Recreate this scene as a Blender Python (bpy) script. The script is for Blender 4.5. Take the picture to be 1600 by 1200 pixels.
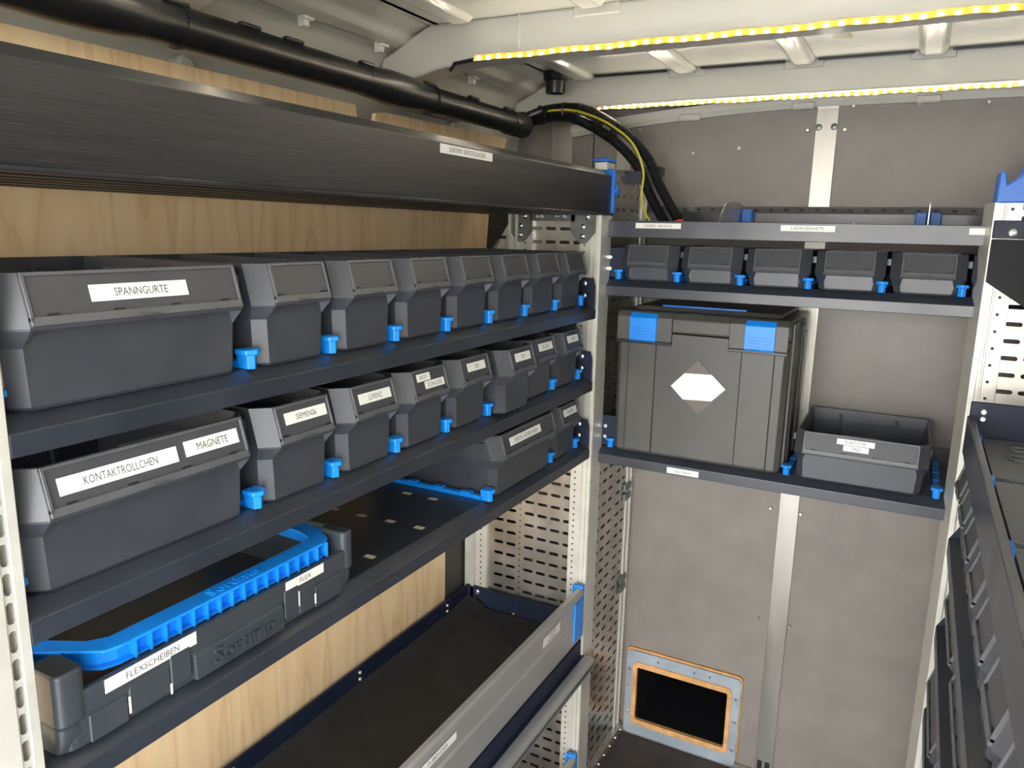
import bpy, bmesh, math, random
from mathutils import Vector, Matrix
random.seed(7)
for o in list(bpy.data.objects): bpy.data.objects.remove(o)
SC = bpy.context.scene
COL = SC.collection
H = 1.69                                   # height of the lens above the van floor; coordinates below are relative to the lens
def V(*a): return Vector(a)

# ------------------------------------------------------------------ camera
cam = bpy.data.cameras.new('camera'); camo = bpy.data.objects.new('camera', cam); COL.objects.link(camo)
cam.sensor_width = 36; cam.sensor_fit = 'HORIZONTAL'; cam.lens = 1191.13/1600*36; cam.clip_start = 0.01; cam.clip_end = 200
_r = [0.882754, 0.469335, 0.021685, 0.111677, -0.16477, -0.979989, -0.45637, 0.867511, -0.197865]
M = Matrix(((_r[0], -_r[3], -_r[6]), (_r[1], -_r[4], -_r[7]), (_r[2], -_r[5], -_r[8])))
camo.matrix_world = Matrix.Translation((0, 0, H)) @ M.to_4x4()
SC.camera = camo
# ------------------------------------------------------------------ world, exposure
w = bpy.data.worlds.new('world'); SC.world = w; w.use_nodes = True
nt = w.node_tree; bg = nt.nodes['Background']
tc = nt.nodes.new('ShaderNodeTexCoord'); sep = nt.nodes.new('ShaderNodeSeparateXYZ'); cr = nt.nodes.new('ShaderNodeValToRGB')
nt.links.new(tc.outputs['Generated'], sep.inputs[0]); nt.links.new(sep.outputs['Z'], cr.inputs[0]); nt.links.new(cr.outputs[0], bg.inputs[0])
cr.color_ramp.elements[0].color = (1.0, 0.97, 0.92, 1); cr.color_ramp.elements[1].color = (0.30, 0.38, 0.50, 1); cr.color_ramp.elements[1].position = .75
bg.inputs[1].default_value = 8.0
sun = bpy.data.lights.new('sun', 'SUN'); suno = bpy.data.objects.new('sun', sun); COL.objects.link(suno)
sun.energy = 4.0; sun.angle = math.radians(1.0); sun.color = (1, .93, .82)
suno.rotation_euler = (Vector((-0.25, -0.62, 0.9))).to_track_quat('Z', 'Y').to_euler()
SC.view_settings.view_transform = 'Standard'; SC.view_settings.look = 'None'; SC.view_settings.gamma = 1
SC.view_settings.use_curve_mapping = False; SC.view_settings.exposure = 0.85

# ------------------------------------------------------------------ materials
def mat(name, col, rough=.5, metal=0., noise=0., nscale=30., bump=0., bscale=200., emit=0., spec=.5, stretch=None, dirt=None, alpha=None, coat=0.):
    m = bpy.data.materials.new(name); m.use_nodes = True; n = m.node_tree; b = n.nodes['Principled BSDF']
    b.inputs['Base Color'].default_value = (*col, 1); b.inputs['Roughness'].default_value = rough; b.inputs['Metallic'].default_value = metal
    b.inputs['Specular IOR Level'].default_value = spec
    if coat: b.inputs['Coat Weight'].default_value = coat; b.inputs['Coat Roughness'].default_value = .12
    if emit: b.inputs['Emission Color'].default_value = (*col, 1); b.inputs['Emission Strength'].default_value = emit
    if alpha is not None: b.inputs['Alpha'].default_value = alpha
    tcn = n.nodes.new('ShaderNodeTexCoord'); mp = n.nodes.new('ShaderNodeMapping'); n.links.new(tcn.outputs['Object'], mp.inputs[0])
    if stretch: mp.inputs['Scale'].default_value = stretch
    if noise:
        t = n.nodes.new('ShaderNodeTexNoise'); t.inputs['Scale'].default_value = nscale; t.inputs['Detail'].default_value = 5
        n.links.new(mp.outputs[0], t.inputs['Vector'])
        r = n.nodes.new('ShaderNodeValToRGB'); n.links.new(t.outputs[0], r.inputs[0])
        r.color_ramp.elements[0].position = .3; r.color_ramp.elements[1].position = .72
        r.color_ramp.elements[0].color = (*[c*(1-noise) for c in col], 1); r.color_ramp.elements[1].color = (*[min(1, c*(1+noise)) for c in col], 1)
        src = r.outputs[0]
        if dirt:
            t2 = n.nodes.new('ShaderNodeTexNoise'); t2.inputs['Scale'].default_value = dirt[1]; t2.inputs['Detail'].default_value = 8; t2.inputs['Roughness'].default_value = .7
            n.links.new(mp.outputs[0], t2.inputs['Vector'])
            r2 = n.nodes.new('ShaderNodeValToRGB'); r2.color_ramp.elements[0].position = dirt[2]; r2.color_ramp.elements[1].position = dirt[2]+.12
            n.links.new(t2.outputs[0], r2.inputs[0])
            mx = n.nodes.new('ShaderNodeMix'); mx.data_type = 'RGBA'; n.links.new(r2.outputs[0], mx.inputs[0])
            n.links.new(src, mx.inputs[6]); mx.inputs[7].default_value = (*dirt[0], 1); src = mx.outputs[2]
        n.links.new(src, b.inputs['Base Color'])
        rr = n.nodes.new('ShaderNodeMapRange'); n.links.new(t.outputs[0], rr.inputs[0])
        rr.inputs[3].default_value = max(.05, rough-.1); rr.inputs[4].default_value = min(1, rough+.12); n.links.new(rr.outputs[0], b.inputs['Roughness'])
    if bump:
        t = n.nodes.new('ShaderNodeTexNoise'); t.inputs['Scale'].default_value = bscale; t.inputs['Detail'].default_value = 3
        n.links.new(mp.outputs[0], t.inputs['Vector'])
        bp = n.nodes.new('ShaderNodeBump'); bp.inputs['Strength'].default_value = bump; bp.inputs['Distance'].default_value = .002
        n.links.new(t.outputs[0], bp.inputs['Height']); n.links.new(bp.outputs[0], b.inputs['Normal'])
    return m
m_shelf = mat('shelf_paint', (.026, .031, .042), .32, 0, .18, 10, .08, 900, coat=.12)
m_tray = mat('dark_blue_paint', (.013, .019, .040), .45, 0, .2, 12, .1, 600, spec=.25)
m_flap = mat('black_grained_aluminium', (.011, .012, .016), .34, 0, .45, 90, .14, 500, stretch=(.5, .06, 1.6), dirt=((.14, .14, .14), 30, .69))
m_bin = mat('grey_bin_plastic', (.046, .050, .060), .34, 0, .12, 16, .08, 700, dirt=((.12, .11, .10), 13, .74))
m_binw = mat('grey_label_window', (.055, .057, .064), .36, 0, .15, 9, .03, 300, spec=.35)
m_binf = mat('highlit_bin_frame', (.085, .087, .094), .34, 0, .12, 16)  # lighter than the bin: edge highlights put into the frame colour
m_case = mat('case_plastic', (.070, .067, .060), .40, 0, .25, 5, .12, 500, dirt=((.14, .13, .11), 6, .66))
m_crate = mat('crate_plastic', (.040, .047, .054), .30, 0, .15, 14, .08, 500, dirt=((.1, .1, .09), 14, .70))
m_blue = mat('blue_plastic', (.008, .25, .82), .35, 0, .12, 20)
m_dblue = mat('deep_blue_plastic', (.015, .15, .60), .38, 0, .1, 20)
m_cream = mat('anodised_aluminium', (.66, .64, .57), .38, .35, .08, 18, .05, 400, dirt=((.42, .36, .26), 16, .70))
m_galv = mat('galvanised_steel', (.54, .51, .46), .32, .88, .22, 12, .08, 300, dirt=((.22, .21, .2), 26, .68))
m_alu = mat('brushed_aluminium', (.40, .38, .34), .36, .85, .14, 20, .1, 200, stretch=(1, 1, .15), dirt=((.32, .3, .28), 20, .66))
m_flapalu = mat('aluminium_drawer_front', (.46, .45, .43), .34, .45, .06, 8, .03, 300, stretch=(1, .2, 1), dirt=((.34, .28, .22), 14, .76))
m_steel = mat('zinc_bolt', (.72, .73, .74), .25, .9)
m_gusset = mat('zinc_bracket', (.20, .22, .21), .35, .7, .25, 20)
m_bulk = mat('grey_phenolic_board', (.225, .200, .178), .42, 0, .10, 9, .35, 420, dirt=((.13, .115, .105), 7, .69))
m_roof = mat('cream_body_paint', (.60, .585, .515), .22, 0, .05, 3, coat=.5)
m_black = mat('black_plastic', (.012, .012, .013), .32, 0, .2, 20)
m_rubber = mat('black_rubber', (.016, .015, .015), .62, 0, .5, 30, .8, 700, dirt=((.09, .08, .07), 60, .73))
m_label = mat('white_label', (.82, .81, .76), .45, 0, .05, 30)
m_ink = mat('grey_ink', (.10, .10, .11), .6)
m_floor = mat('floor_board', (.055, .045, .040), .55, 0, .35, 14, .3, 300, dirt=((.15, .13, .11), 24, .66))
m_dark = mat('dark_void', (.006, .006, .008), .6)
m_wdark = mat('dark_wall_panel', (.05, .045, .042), .5, 0, .2, 6)
m_orange = mat('cut_plywood_edge', (.62, .33, .12), .6, 0, .25, 30, dirt=((.2, .1, .05), 20, .62))
m_bluegrey = mat('blue_grey_steel', (.36, .41, .46), .42, .3, .15, 14, dirt=((.28, .2, .14), 22, .68))
m_mat = mat('grey_moulded_mat', (.115, .118, .122), .38, 0, .15, 12, .2, 300)
m_led = mat('led_chip', (1, .93, .78), .5, emit=110)
m_tape = mat('yellow_led_tape', (.78, .42, .04), .4)
m_ye = mat('yellow_green_wire', (.50, .44, .03), .4)
m_red = mat('red_plastic', (.75, .04, .03), .4)
m_beige = mat('pale_slot', (.62, .55, .40), .5)
m_brown = mat('diamond_sticker_brown', (.13, .105, .09), .45)
m_ground = mat('pale_concrete', (.45, .43, .40), .8, 0, .15, 3)
m_tint = mat('smoked_panel', (.012, .012, .014), .5, 0, .2, 10, spec=.15)
def wood(name, c0, c1, sc):
    m = bpy.data.materials.new(name); m.use_nodes = True; n = m.node_tree; b = n.nodes['Principled BSDF']; b.inputs['Roughness'].default_value = .42
    tcn = n.nodes.new('ShaderNodeTexCoord'); mp = n.nodes.new('ShaderNodeMapping'); mp.inputs['Scale'].default_value = sc
    n.links.new(tcn.outputs['Object'], mp.inputs[0])
    w1 = n.nodes.new('ShaderNodeTexNoise'); w1.inputs['Scale'].default_value = 3.0; w1.inputs['Detail'].default_value = 2; w1.inputs['Distortion'].default_value = .3
    n.links.new(mp.outputs[0], w1.inputs['Vector'])
    mu = n.nodes.new('ShaderNodeMath'); mu.operation = 'MULTIPLY'; mu.inputs[1].default_value = 6; n.links.new(w1.outputs[0], mu.inputs[0])
    fr = n.nodes.new('ShaderNodeMath'); fr.operation = 'FRACT'; n.links.new(mu.outputs[0], fr.inputs[0])
    r = n.nodes.new('ShaderNodeValToRGB'); n.links.new(fr.outputs[0], r.inputs[0])
    e = r.color_ramp.elements; e[0].color = (*[c*.88 for c in c0], 1); e[0].position = 0; e[1].color = (*c0, 1); e[1].position = .14
    e2 = e.new(.75); e2.color = (*c1, 1); e3 = e.new(.97); e3.color = (*c0, 1)
    g = n.nodes.new('ShaderNodeTexNoise'); g.inputs['Scale'].default_value = 90; g.inputs['Detail'].default_value = 4; n.links.new(mp.outputs[0], g.inputs['Vector'])
    mx = n.nodes.new('ShaderNodeMix'); mx.data_type = 'RGBA'; mx.blend_type = 'MULTIPLY'; mx.inputs[0].default_value = .10
    n.links.new(r.outputs[0], mx.inputs[6]); n.links.new(g.outputs[0], mx.inputs[7])
    # grime with a shape of its own near the top edge at the rear
    t2 = n.nodes.new('ShaderNodeTexNoise'); t2.inputs['Scale'].default_value = 9; t2.inputs['Detail'].default_value = 8; n.links.new(tcn.outputs['Object'], t2.inputs['Vector'])
    r2 = n.nodes.new('ShaderNodeValToRGB'); r2.color_ramp.elements[0].position = .70; r2.color_ramp.elements[1].position = .82; n.links.new(t2.outputs[0], r2.inputs[0])
    mx2 = n.nodes.new('ShaderNodeMix'); mx2.data_type = 'RGBA'; n.links.new(r2.outputs[0], mx2.inputs[0]); n.links.new(mx.outputs[2], mx2.inputs[6]); mx2.inputs[7].default_value = (.30, .22, .12, 1)
    n.links.new(mx2.outputs[2], b.inputs['Base Color']); return m
m_ply = wood('birch_plywood', (.89, .63, .35), (.95, .72, .43), (1, 3.2, .35))

# ------------------------------------------------------------------ mesh helpers
ORG = {}
class MB:
    def __init__(s): s.v = []; s.f = []
    def add(s, vs, fs):
        n = len(s.v); s.v += [Vector(v) for v in vs]; s.f += [tuple(i+n for i in f) for f in fs]; return s
    def box(s, x0, x1, y0, y1, z0, z1):
        return s.add([(x, y, z) for z in (z0, z1) for y in (y0, y1) for x in (x0, x1)],
                     [(0, 2, 3, 1), (4, 5, 7, 6), (0, 1, 5, 4), (2, 6, 7, 3), (0, 4, 6, 2), (1, 3, 7, 5)])
    def obox(s, c, u, v, n, a, b, d):        # oriented box: centre, unit axes, half sizes
        c, u, v, n = map(Vector, (c, u, v, n))
        return s.add([c+u*a*i+v*b*j+n*d*k for k in (-1, 1) for j in (-1, 1) for i in (-1, 1)],
                     [(0, 2, 3, 1), (4, 5, 7, 6), (0, 1, 5, 4), (2, 6, 7, 3), (0, 4, 6, 2), (1, 3, 7, 5)])
    def prism(s, poly, axis, a, b):          # polygon in the two other axes, extruded along axis
        def p(q, t):
            if axis == 'x': return (t, q[0], q[1])
            if axis == 'y': return (q[0], t, q[1])
            return (q[0], q[1], t)
        n = len(poly)
        return s.add([p(q, a) for q in poly]+[p(q, b) for q in poly],
                     [tuple(range(n))[::-1], tuple(range(n, 2*n))]+[(i, (i+1) % n, n+(i+1) % n, n+i) for i in range(n)])
    def loft(s, loops, cap0=True, cap1=True, closed=True):
        n = len(loops[0]); k = len(loops); vs = [v for l in loops for v in l]; fs = []
        for j in range(k-1):
            for i in range(n if closed else n-1):
                a = j*n+i; b = j*n+(i+1) % n; fs.append((a, b, b+n, a+n))
        if cap0: fs.append(tuple(range(n))[::-1])
        if cap1: fs.append(tuple(range((k-1)*n, k*n)))
        return s.add(vs, fs)
    def tube(s, path, r, n=12, cap=True):
        path = [Vector(p) for p in path]; rs = r if isinstance(r, (list, tuple)) else [r]*len(path); loops = []; up = None
        for i, p in enumerate(path):
            t = (path[min(i+1, len(path)-1)]-path[max(i-1, 0)]).normalized()
            if up is None: up = Vector((0, 0, 1)) if abs(t.z) < .9 else Vector((1, 0, 0))
            u = t.cross(up).normalized(); w_ = u.cross(t).normalized(); up = w_
            loops.append([p+(u*math.cos(2*math.pi*k/n)+w_*math.sin(2*math.pi*k/n))*rs[i] for k in range(n)])
        return s.loft(loops, cap, cap)
    def disc(s, c, nrm, r, h, n=10, dome=0):
        c = Vector(c); nrm = Vector(nrm).normalized(); u = nrm.orthogonal().normalized(); w_ = nrm.cross(u)
        L = [[c+(u*math.cos(2*math.pi*k/n)+w_*math.sin(2*math.pi*k/n))*rr+nrm*hh for k in range(n)] for rr, hh in ((r, 0), (r, h), (r*.7, h+dome))]
        return s.loft(L)
    def build(s, name, m, parent=None, local=False, smooth=False, bevel=0, seg=1):
        me = bpy.data.meshes.new(name)
        if parent is not None: org = ORG[parent]
        elif local: org = Vector((0, 0, 0))
        else:
            xs = [v.x for v in s.v]; ys = [v.y for v in s.v]; zs = [v.z for v in s.v]
            org = Vector(((min(xs)+max(xs))/2, (min(ys)+max(ys))/2, min(zs)+H))
        vs = s.v if local else [v+Vector((0, 0, H))-org for v in s.v]
        me.from_pydata([tuple(v) for v in vs], [], s.f); me.validate()
        bm = bmesh.new(); bm.from_mesh(me); bmesh.ops.recalc_face_normals(bm, faces=bm.faces); bm.to_mesh(me); bm.free()
        if smooth:
            for p in me.polygons: p.use_smooth = True
        me.materials.append(m); o = bpy.data.objects.new(name, me); COL.objects.link(o)
        if parent is not None: o.parent = parent
        else: o.location = org
        ORG[o] = org
        if bevel:
            md = o.modifiers.new('bevel', 'BEVEL'); md.width = bevel; md.segments = seg; md.limit_method = 'ANGLE'; md.angle_limit = math.radians(25)
        if smooth:
            try: me.set_sharp_from_angle(angle=math.radians(38))
            except Exception: pass
        return o
def thing(name, label, cat, loc, group=None, rz=0):
    o = bpy.data.objects.new(name, None); COL.objects.link(o); o.empty_display_size = .05
    o.location = (loc[0], loc[1], loc[2]+H); o.rotation_euler = (0, 0, rz); ORG[o] = Vector(o.location)
    return tag(o, label, cat, group)
def tag(o, label, cat, group=None):
    o['label'] = label; o['category'] = cat
    if group: o['group'] = group
    return o
def struct(o): o['kind'] = 'structure'; return o
def stuff(o): o['kind'] = 'stuff'; return o
def kids(o): return [c for c in bpy.data.objects if c.parent == o]
def copy_tree(o, parent=None):
    c = o.copy(); COL.objects.link(c); c.parent = parent; ORG[c] = ORG[o]
    for ch in kids(o): copy_tree(ch, c)
    return c
def place(root, loc, rz, label, cat, group):
    c = copy_tree(root); c.location = (loc[0], loc[1], loc[2]+H); c.rotation_euler = (0, 0, rz); ORG[c] = Vector(c.location)
    return tag(c, label, cat, group)
_T = {}
def text_mesh(s):
    if s in _T: return _T[s]
    cu = bpy.data.curves.new('t', 'FONT'); cu.body = s; cu.size = 1; cu.resolution_u = 2; cu.align_x = 'CENTER'; cu.align_y = 'CENTER'
    o = bpy.data.objects.new('t', cu); COL.objects.link(o); bpy.context.view_layer.update()
    me = bpy.data.meshes.new_from_object(o.evaluated_get(bpy.context.evaluated_depsgraph_get()))
    vs = [v.co.copy() for v in me.vertices]; fs = [tuple(p.vertices) for p in me.polygons]
    bpy.data.objects.remove(o); bpy.data.meshes.remove(me)
    x0 = min(v.x for v in vs); x1 = max(v.x for v in vs); y0 = min(v.y for v in vs); y1 = max(v.y for v in vs)
    _T[s] = ([((v.x-(x0+x1)/2)/(x1-x0), (v.y-(y0+y1)/2)/(y1-y0)) for v in vs], fs); return _T[s]
def lettering(s, parent, c, u, v, w_, h_, m=None, local=False, thick=0., name='lettering'):
    vs, fs = text_mesh(s); c, u, v = Vector(c), Vector(u).normalized(), Vector(v).normalized(); n = u.cross(v)
    mb = MB(); mb.add([c+u*x*w_+v*y*h_+n*thick for x, y in vs], fs)
    if thick:
        k = len(vs); mb.v += [c+u*x*w_+v*y*h_ for x, y in vs]
        from collections import Counter
        ed = Counter()
        for f in fs:
            for i in range(len(f)): ed[frozenset((f[i], f[(i+1) % len(f)]))] += 1
        for f in fs:
            for i in range(len(f)):
                a, b = f[i], f[(i+1) % len(f)]
                if ed[frozenset((a, b))] == 1: mb.f.append((a, b, b+k, a+k))
    return mb.build(name, m or m_ink, parent, local=local)
def sticker(parent, c, u, v, w_, h_, lines, tw=.62, local=False, lab=None, th=.5):
    u, v = Vector(u).normalized(), Vector(v).normalized(); n = u.cross(v)
    mb = MB(); mb.obox(Vector(c), u, v, n, w_/2, h_/2, .0004)
    o = mb.build('label_sticker', m_label, parent, local=local)
    if lab: o['label'] = lab
    k = len(lines)
    for i, s in enumerate(lines):
        cc = Vector(c)+n*.0007+v*h_*((k-1)/2-i)/k
        lettering(s, o, cc, u, v, w_*tw, h_*th/k, local=local)
    return o
def perforate(mb, o, u, v, nu, nv, pu, pv, sl, sh, t):
    o, u, v = map(Vector, (o, u, v)); n = u.cross(v)*t
    sp = [(sl/2, -sh/4), (sl/2, sh/4), (sl/2-sh/3, sh/2), (-sl/2+sh/3, sh/2), (-sl/2, sh/4), (-sl/2, -sh/4), (-sl/2+sh/3, -sh/2), (sl/2-sh/3, -sh/2)]
    op = [(pu/2, -sh/4), (pu/2, sh/4), (pu/2, pv/2), (-pu/2, pv/2), (-pu/2, sh/4), (-pu/2, -sh/4), (-pu/2, -pv/2), (pu/2, -pv/2)]
    for i in range(nu):
        for j in range(nv):
            c = o+u*(i+.5)*pu+v*(j+.5)*pv
            A = [c+u*x+v*y for x, y in op]; B = [c+u*x+v*y for x, y in sp]
            vs = A+B+[b-n for b in B]+[a-n for a in A]
            fs = []
            for k in range(8):
                l = (k+1) % 8
                fs += [(k, l, 8+l, 8+k), (8+k, 8+l, 16+l, 16+k), (16+k, 16+l, 24+l, 24+k)]
            mb.add(vs, fs)
    return mb
def bolt(parent, c, n, r=.006, m=None, name='bolt'):
    mb = MB(); mb.disc(c, n, r, .003, 10, .0015); nn = Vector(n).normalized()
    return mb.build(name, m or m_steel, parent, smooth=True)
def holes(parent, pts, n, r):
    mb = MB()
    for p in pts: mb.disc(p, n, r, .0003, 8)
    return stuff(mb.build('hole_row', m_dark, parent))

# ================================================================== THE VAN BODY
YB = 2.28                                   # bulkhead plane
YR = -0.28                                  # open rear doorway
XL, XR = -1.20, .62
# floor
o = struct(MB().box(XL, XR, YR, YB+.05, -1.72, -1.69).build('floor', m_floor))
g = struct(MB().box(-14, 14, -16, 9, -2.45, -2.40).build('ground', m_ground))
# left wall: profile in (x, z)
prof = [(-1.2, -1.69), (-1.2, .24), (-1.19, .31), (-1.175, .36), (-1.155, .395), (-1.135, .402), (-1.095, .412), (-1.085, .432), (-1.04, .446), (-1.0, .446),
        (-1.0, .47), (-1.24, .47), (-1.24, -1.72)]
wl = struct(MB().prism(prof, 'y', YR, YB+.05).build('wall_left', m_roof, bevel=.008, seg=2))
for a, b in ((-.35, .25), (.42, .62), (.80, 1.34), (1.60, 1.90), (1.72, 2.12)):
    z = .335 if (a, b) != (1.60, 1.90) else .30
    mb = MB(); mb.tube([(-1.184, a, z), (-1.176, a+.03, z), (-1.176, b-.03, z), (-1.184, b, z)], [.006, .013, .013, .006], 10)
    mb.build('pressed_bead', m_roof, wl, smooth=True)
MB().tube([(-1.115, YR, .400), (-1.118, 1.25, .400), (-1.112, 1.50, .402)], .0016, 6).build('roof_wire', m_steel, wl, smooth=True)
MB().tube([(-1.112, 1.62, .402), (-1.115, 2.12, .400)], .0016, 6).build('roof_wire', m_steel, wl, smooth=True)
for y in (1.02, 1.22, 1.46, 1.86):
    mb = MB(); mb.box(-1.13, -1.112, y-.007, y+.007, .382, .403); mb.box(-1.118, -1.104, y-.014, y+.014, .394, .399)
    mb.build('wire_clip', m_label, wl, bevel=.001)
# right wall (only what stands behind the right-hand rack)
struct(MB().box(XR, XR+.04, YR, YB+.05, -1.72, .47).build('wall_right', m_roof))
# ceiling: sheet with lengthwise stiffening channels, each a part
ce = struct(MB().box(-1.02, XR, YR, YB+.05, .446, .47).build('ceiling', m_roof))
for x in (-.93, -.63, -.325, -.03, .27, .55):
    for a, b in ((YR, .17), (.26, .85), (.93, 1.50), (1.58, 2.19)):
        p = [(x-.034, .447), (x-.022, .4315), (x+.022, .4315), (x+.034, .447)]
        mb = MB(); L = [[(q[0]+(0 if i not in (0, 3) else 0), y, q[1] if i not in (0, 3) or True else 0) for q in p] for i, y in enumerate((a, b))]
        mb.loft(L); mb.build('roof_channel', m_roof, ce, bevel=.006, seg=3, smooth=True)
for (xc, a) in ((-.795, 1.6), (-.48, 1.6), (-.18, 1.6), (.12, 1.6), (.42, 1.6)):
    MB().box(xc-.11, xc+.11, 2.182, 2.192, .441, .447).build('sealant_bead', m_black, ce)
# a strip of pale tape on the roof skin
MB().box(-.235, -.195, 1.86, 1.99, .4445, .4462).build('masking_tape', m_beige, ce)
# roof bows
def bow(n, y0, y1, zb, left):
    pts = left+[(.62, zb+.001), (.62, .447), (-1.03, .447), (-1.075, .428), (-1.12, .405), (-1.165, .385)]
    b = struct(MB().prism(pts, 'y', y0, y1).build('trim_%d' % n, m_roof, bevel=.007, seg=3, smooth=True))
    return b
b1 = bow(1, 1.525, 1.60, .368, [(-1.175, .31), (-1.12, .325), (-1.02, .350), (-.92, .362)])
b0 = bow(7, .86, .935, .368, [(-1.175, .31), (-1.12, .325), (-1.02, .350), (-.92, .362)])
bow(8, .185, .26, .368, [(-1.175, .31), (-1.12, .325), (-1.02, .350), (-.92, .362)])
b2 = bow(2, 2.195, 2.27, .362, [(-1.175, .325), (-1.08, .34), (-.98, .352), (-.88, .360)])
MB().tube([(-1.175, 2.19, .325), (-1.0, 2.19, .35), (-.86, 2.19, .360), (-.6, 2.19, .363), (.6, 2.19, .363)], .004, 8).build('bow_flange', m_roof, b2, smooth=True)
for x in (-.63, -.325, -.03, .27):
    for b, y in ((b1, 1.525), (b2, 2.195)):
        MB().box(x-.05, x+.05, y-.004, y+.004, .425, .447).build('bow_saddle', m_roof, b, bevel=.003)
MB().box(-.806, -.802, 1.521, 1.526, .364, .446).build('seam', m_roof, b1, bevel=.001)
struct(MB().box(XL, XR, YR-.06, YR, .26, .47).build('trim_4', m_roof, bevel=.01))  # rear doorway header, out of view, added to shade the roof
for n_, (a_, b_) in ((5, (XL, XL+.09)), (6, (XR-.09, XR))): struct(MB().box(a_, b_, YR-.06, YR, -1.69, .26).build('trim_%d' % n_, m_roof, bevel=.01))
# arched edge strip closing the top of the bulkhead
arc = [(-1.0+.1*i, .343-.09*max(0, -( -1.0+.1*i)-.28)**1.6) for i in range(17)]
mb = MB(); mb.loft([[(x, 2.262, z-.004), (x, 2.285, z-.004), (x, 2.285, z+.03), (x, 2.255, z+.03), (x, 2.252, z+.008)] for x, z in arc])
struct(mb.build('trim_3', m_roof, smooth=True))
for x in (-.63, -.325, -.03):
    z = .343-.09*max(0, -x-.28)**1.6
    MB().box(x-.03, x+.03, 2.246, 2.26, z-.009, z+.01).build('edge_lug', m_roof, [q for q in bpy.data.objects if q.name == 'trim_3'][0], bevel=.004)
# bulkhead board with the pass-through opening
hx0, hx1, hz0, hz1 = -.705, -.378, -1.637, -1.413
mb = MB()
mb.box(XL, hx0, YB, YB+.03, -1.72, .47); mb.box(hx1, XR, YB, YB+.03, -1.72, .47)
mb.box(hx0, hx1, YB, YB+.03, hz1, .47); mb.box(hx0, hx1, YB, YB+.03, -1.72, hz0)
wb = struct(mb.build('wall_back', m_bulk))
# joint line between the two boards
MB().box(-.935, -.930, YB-.0012, YB+.001, -1.66, .33).build('board_joint', m_wdark, wb)
for x, z in ((-.786, .302), (-.636, .334), (-.483, .341), (-.327, .342), (-.203, .340), (-.048, .337), (.102, .332), (-.316, -.798), (-.231, -.8), (-.322, -1.158),
             (-.231, -1.159), (-.324, -1.518), (-.234, -1.515), (-.312, .282), (-.219, .28), (-.316, -.365), (-.45, .075), (-.62, .23), (-.49, .24)):
    bolt(wb, (x, YB, z), (0, -1, 0), .0055, m_galv, 'screw')
def strip(x0, x1, z0, z1, lab):
    o = MB().box(x0, x1, YB-.004, YB, z0, z1).build('cover_strip', m_alu, wb, bevel=.001); o['label'] = lab; return o
s_ = strip(-.292, -.237, -1.67, .345, 'brushed aluminium strip down the middle of the bulkhead')
for x in (-.285, -.262): MB().box(x, x+.015, YB-.0046, YB-.0038, -1.672, -1.635).build('notch', m_dark, s_)
for x in (-.285, -.246):
    bolt(s_, (x+.001, YB-.004, .288), (0, -1, 0), .009, m_gusset, 'rivet')
strip(-.855, -.807, .185, .35, 'short aluminium strip at the upper left of the bulkhead')
strip(-1.075, -1.003, .185, .35, 'short aluminium strip left of the cable bundle')
struct(MB().box(XL, XR, YB-.012, YB, -1.69, -1.672).build('baseboard_back', m_alu, bevel=.001))
# pass-through frame in the bulkhead
def rring(x0, x1, z0, z1, r, n=5):
    P = []
    for cx, cz, a0 in ((x1-r, z1-r, 0), (x0+r, z1-r, 90), (x0+r, z0+r, 180), (x1-r, z0+r, 270)):
        for i in range(n+1):
            a = math.radians(a0+90*i/n); P.append((cx+r*math.cos(a), cz+r*math.sin(a)))
    return P
def frame_mesh(outer, inner, y0, y1):
    mb = MB(); L = [[(x, y0, z) for x, z in outer], [(x, y0, z) for x, z in inner], [(x, y1, z) for x, z in inner], [(x, y1, z) for x, z in outer], [(x, y0, z) for x, z in outer]]
    return mb.loft(L, False, False)
fr = thing('pass_through_frame', 'blue-grey steel frame with raw plywood edge around the black opening low in the bulkhead', 'frame', (-.54, 2.27, -1.685))
frame_mesh(rring(-.728, -.352, -1.680, -1.372, .016), rring(-.704, -.378, -1.640, -1.410, .018), 2.262, 2.28).build('steel_frame', m_bluegrey, fr, bevel=.001)
frame_mesh(rring(-.7045, -.3775, -1.6405, -1.4095, .018), rring(-.690, -.391, -1.622, -1.428, .006), 2.258, 2.272).build('plywood_edge', m_orange, fr)
frame_mesh(rring(-.731, -.349, -1.672, -1.366, .016), rring(-.72, -.36, -1.66, -1.38, .016), 2.27, 2.28).build('backing_board', m_orange, fr)
for x, z in ((-.716, -1.44), (-.716, -1.50), (-.716, -1.60), (-.364, -1.44), (-.364, -1.62), (-.364, -1.52), (-.62, -1.390), (-.50, -1.390), (-.45, -1.390)):
    bolt(fr, (x, 2.262, z), (0, -1, 0), .006 if abs(z+1.39) > .01 else .004, m_steel)
mb = MB(); L = [[(x, y, z) for x, z in rring(-.6905, -.3905, -1.6225, -1.4275, .006, 2)] for y in (2.268, 3.0)]
mb.loft(L, False, True).build('duct_shaft', m_dark, fr)
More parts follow.
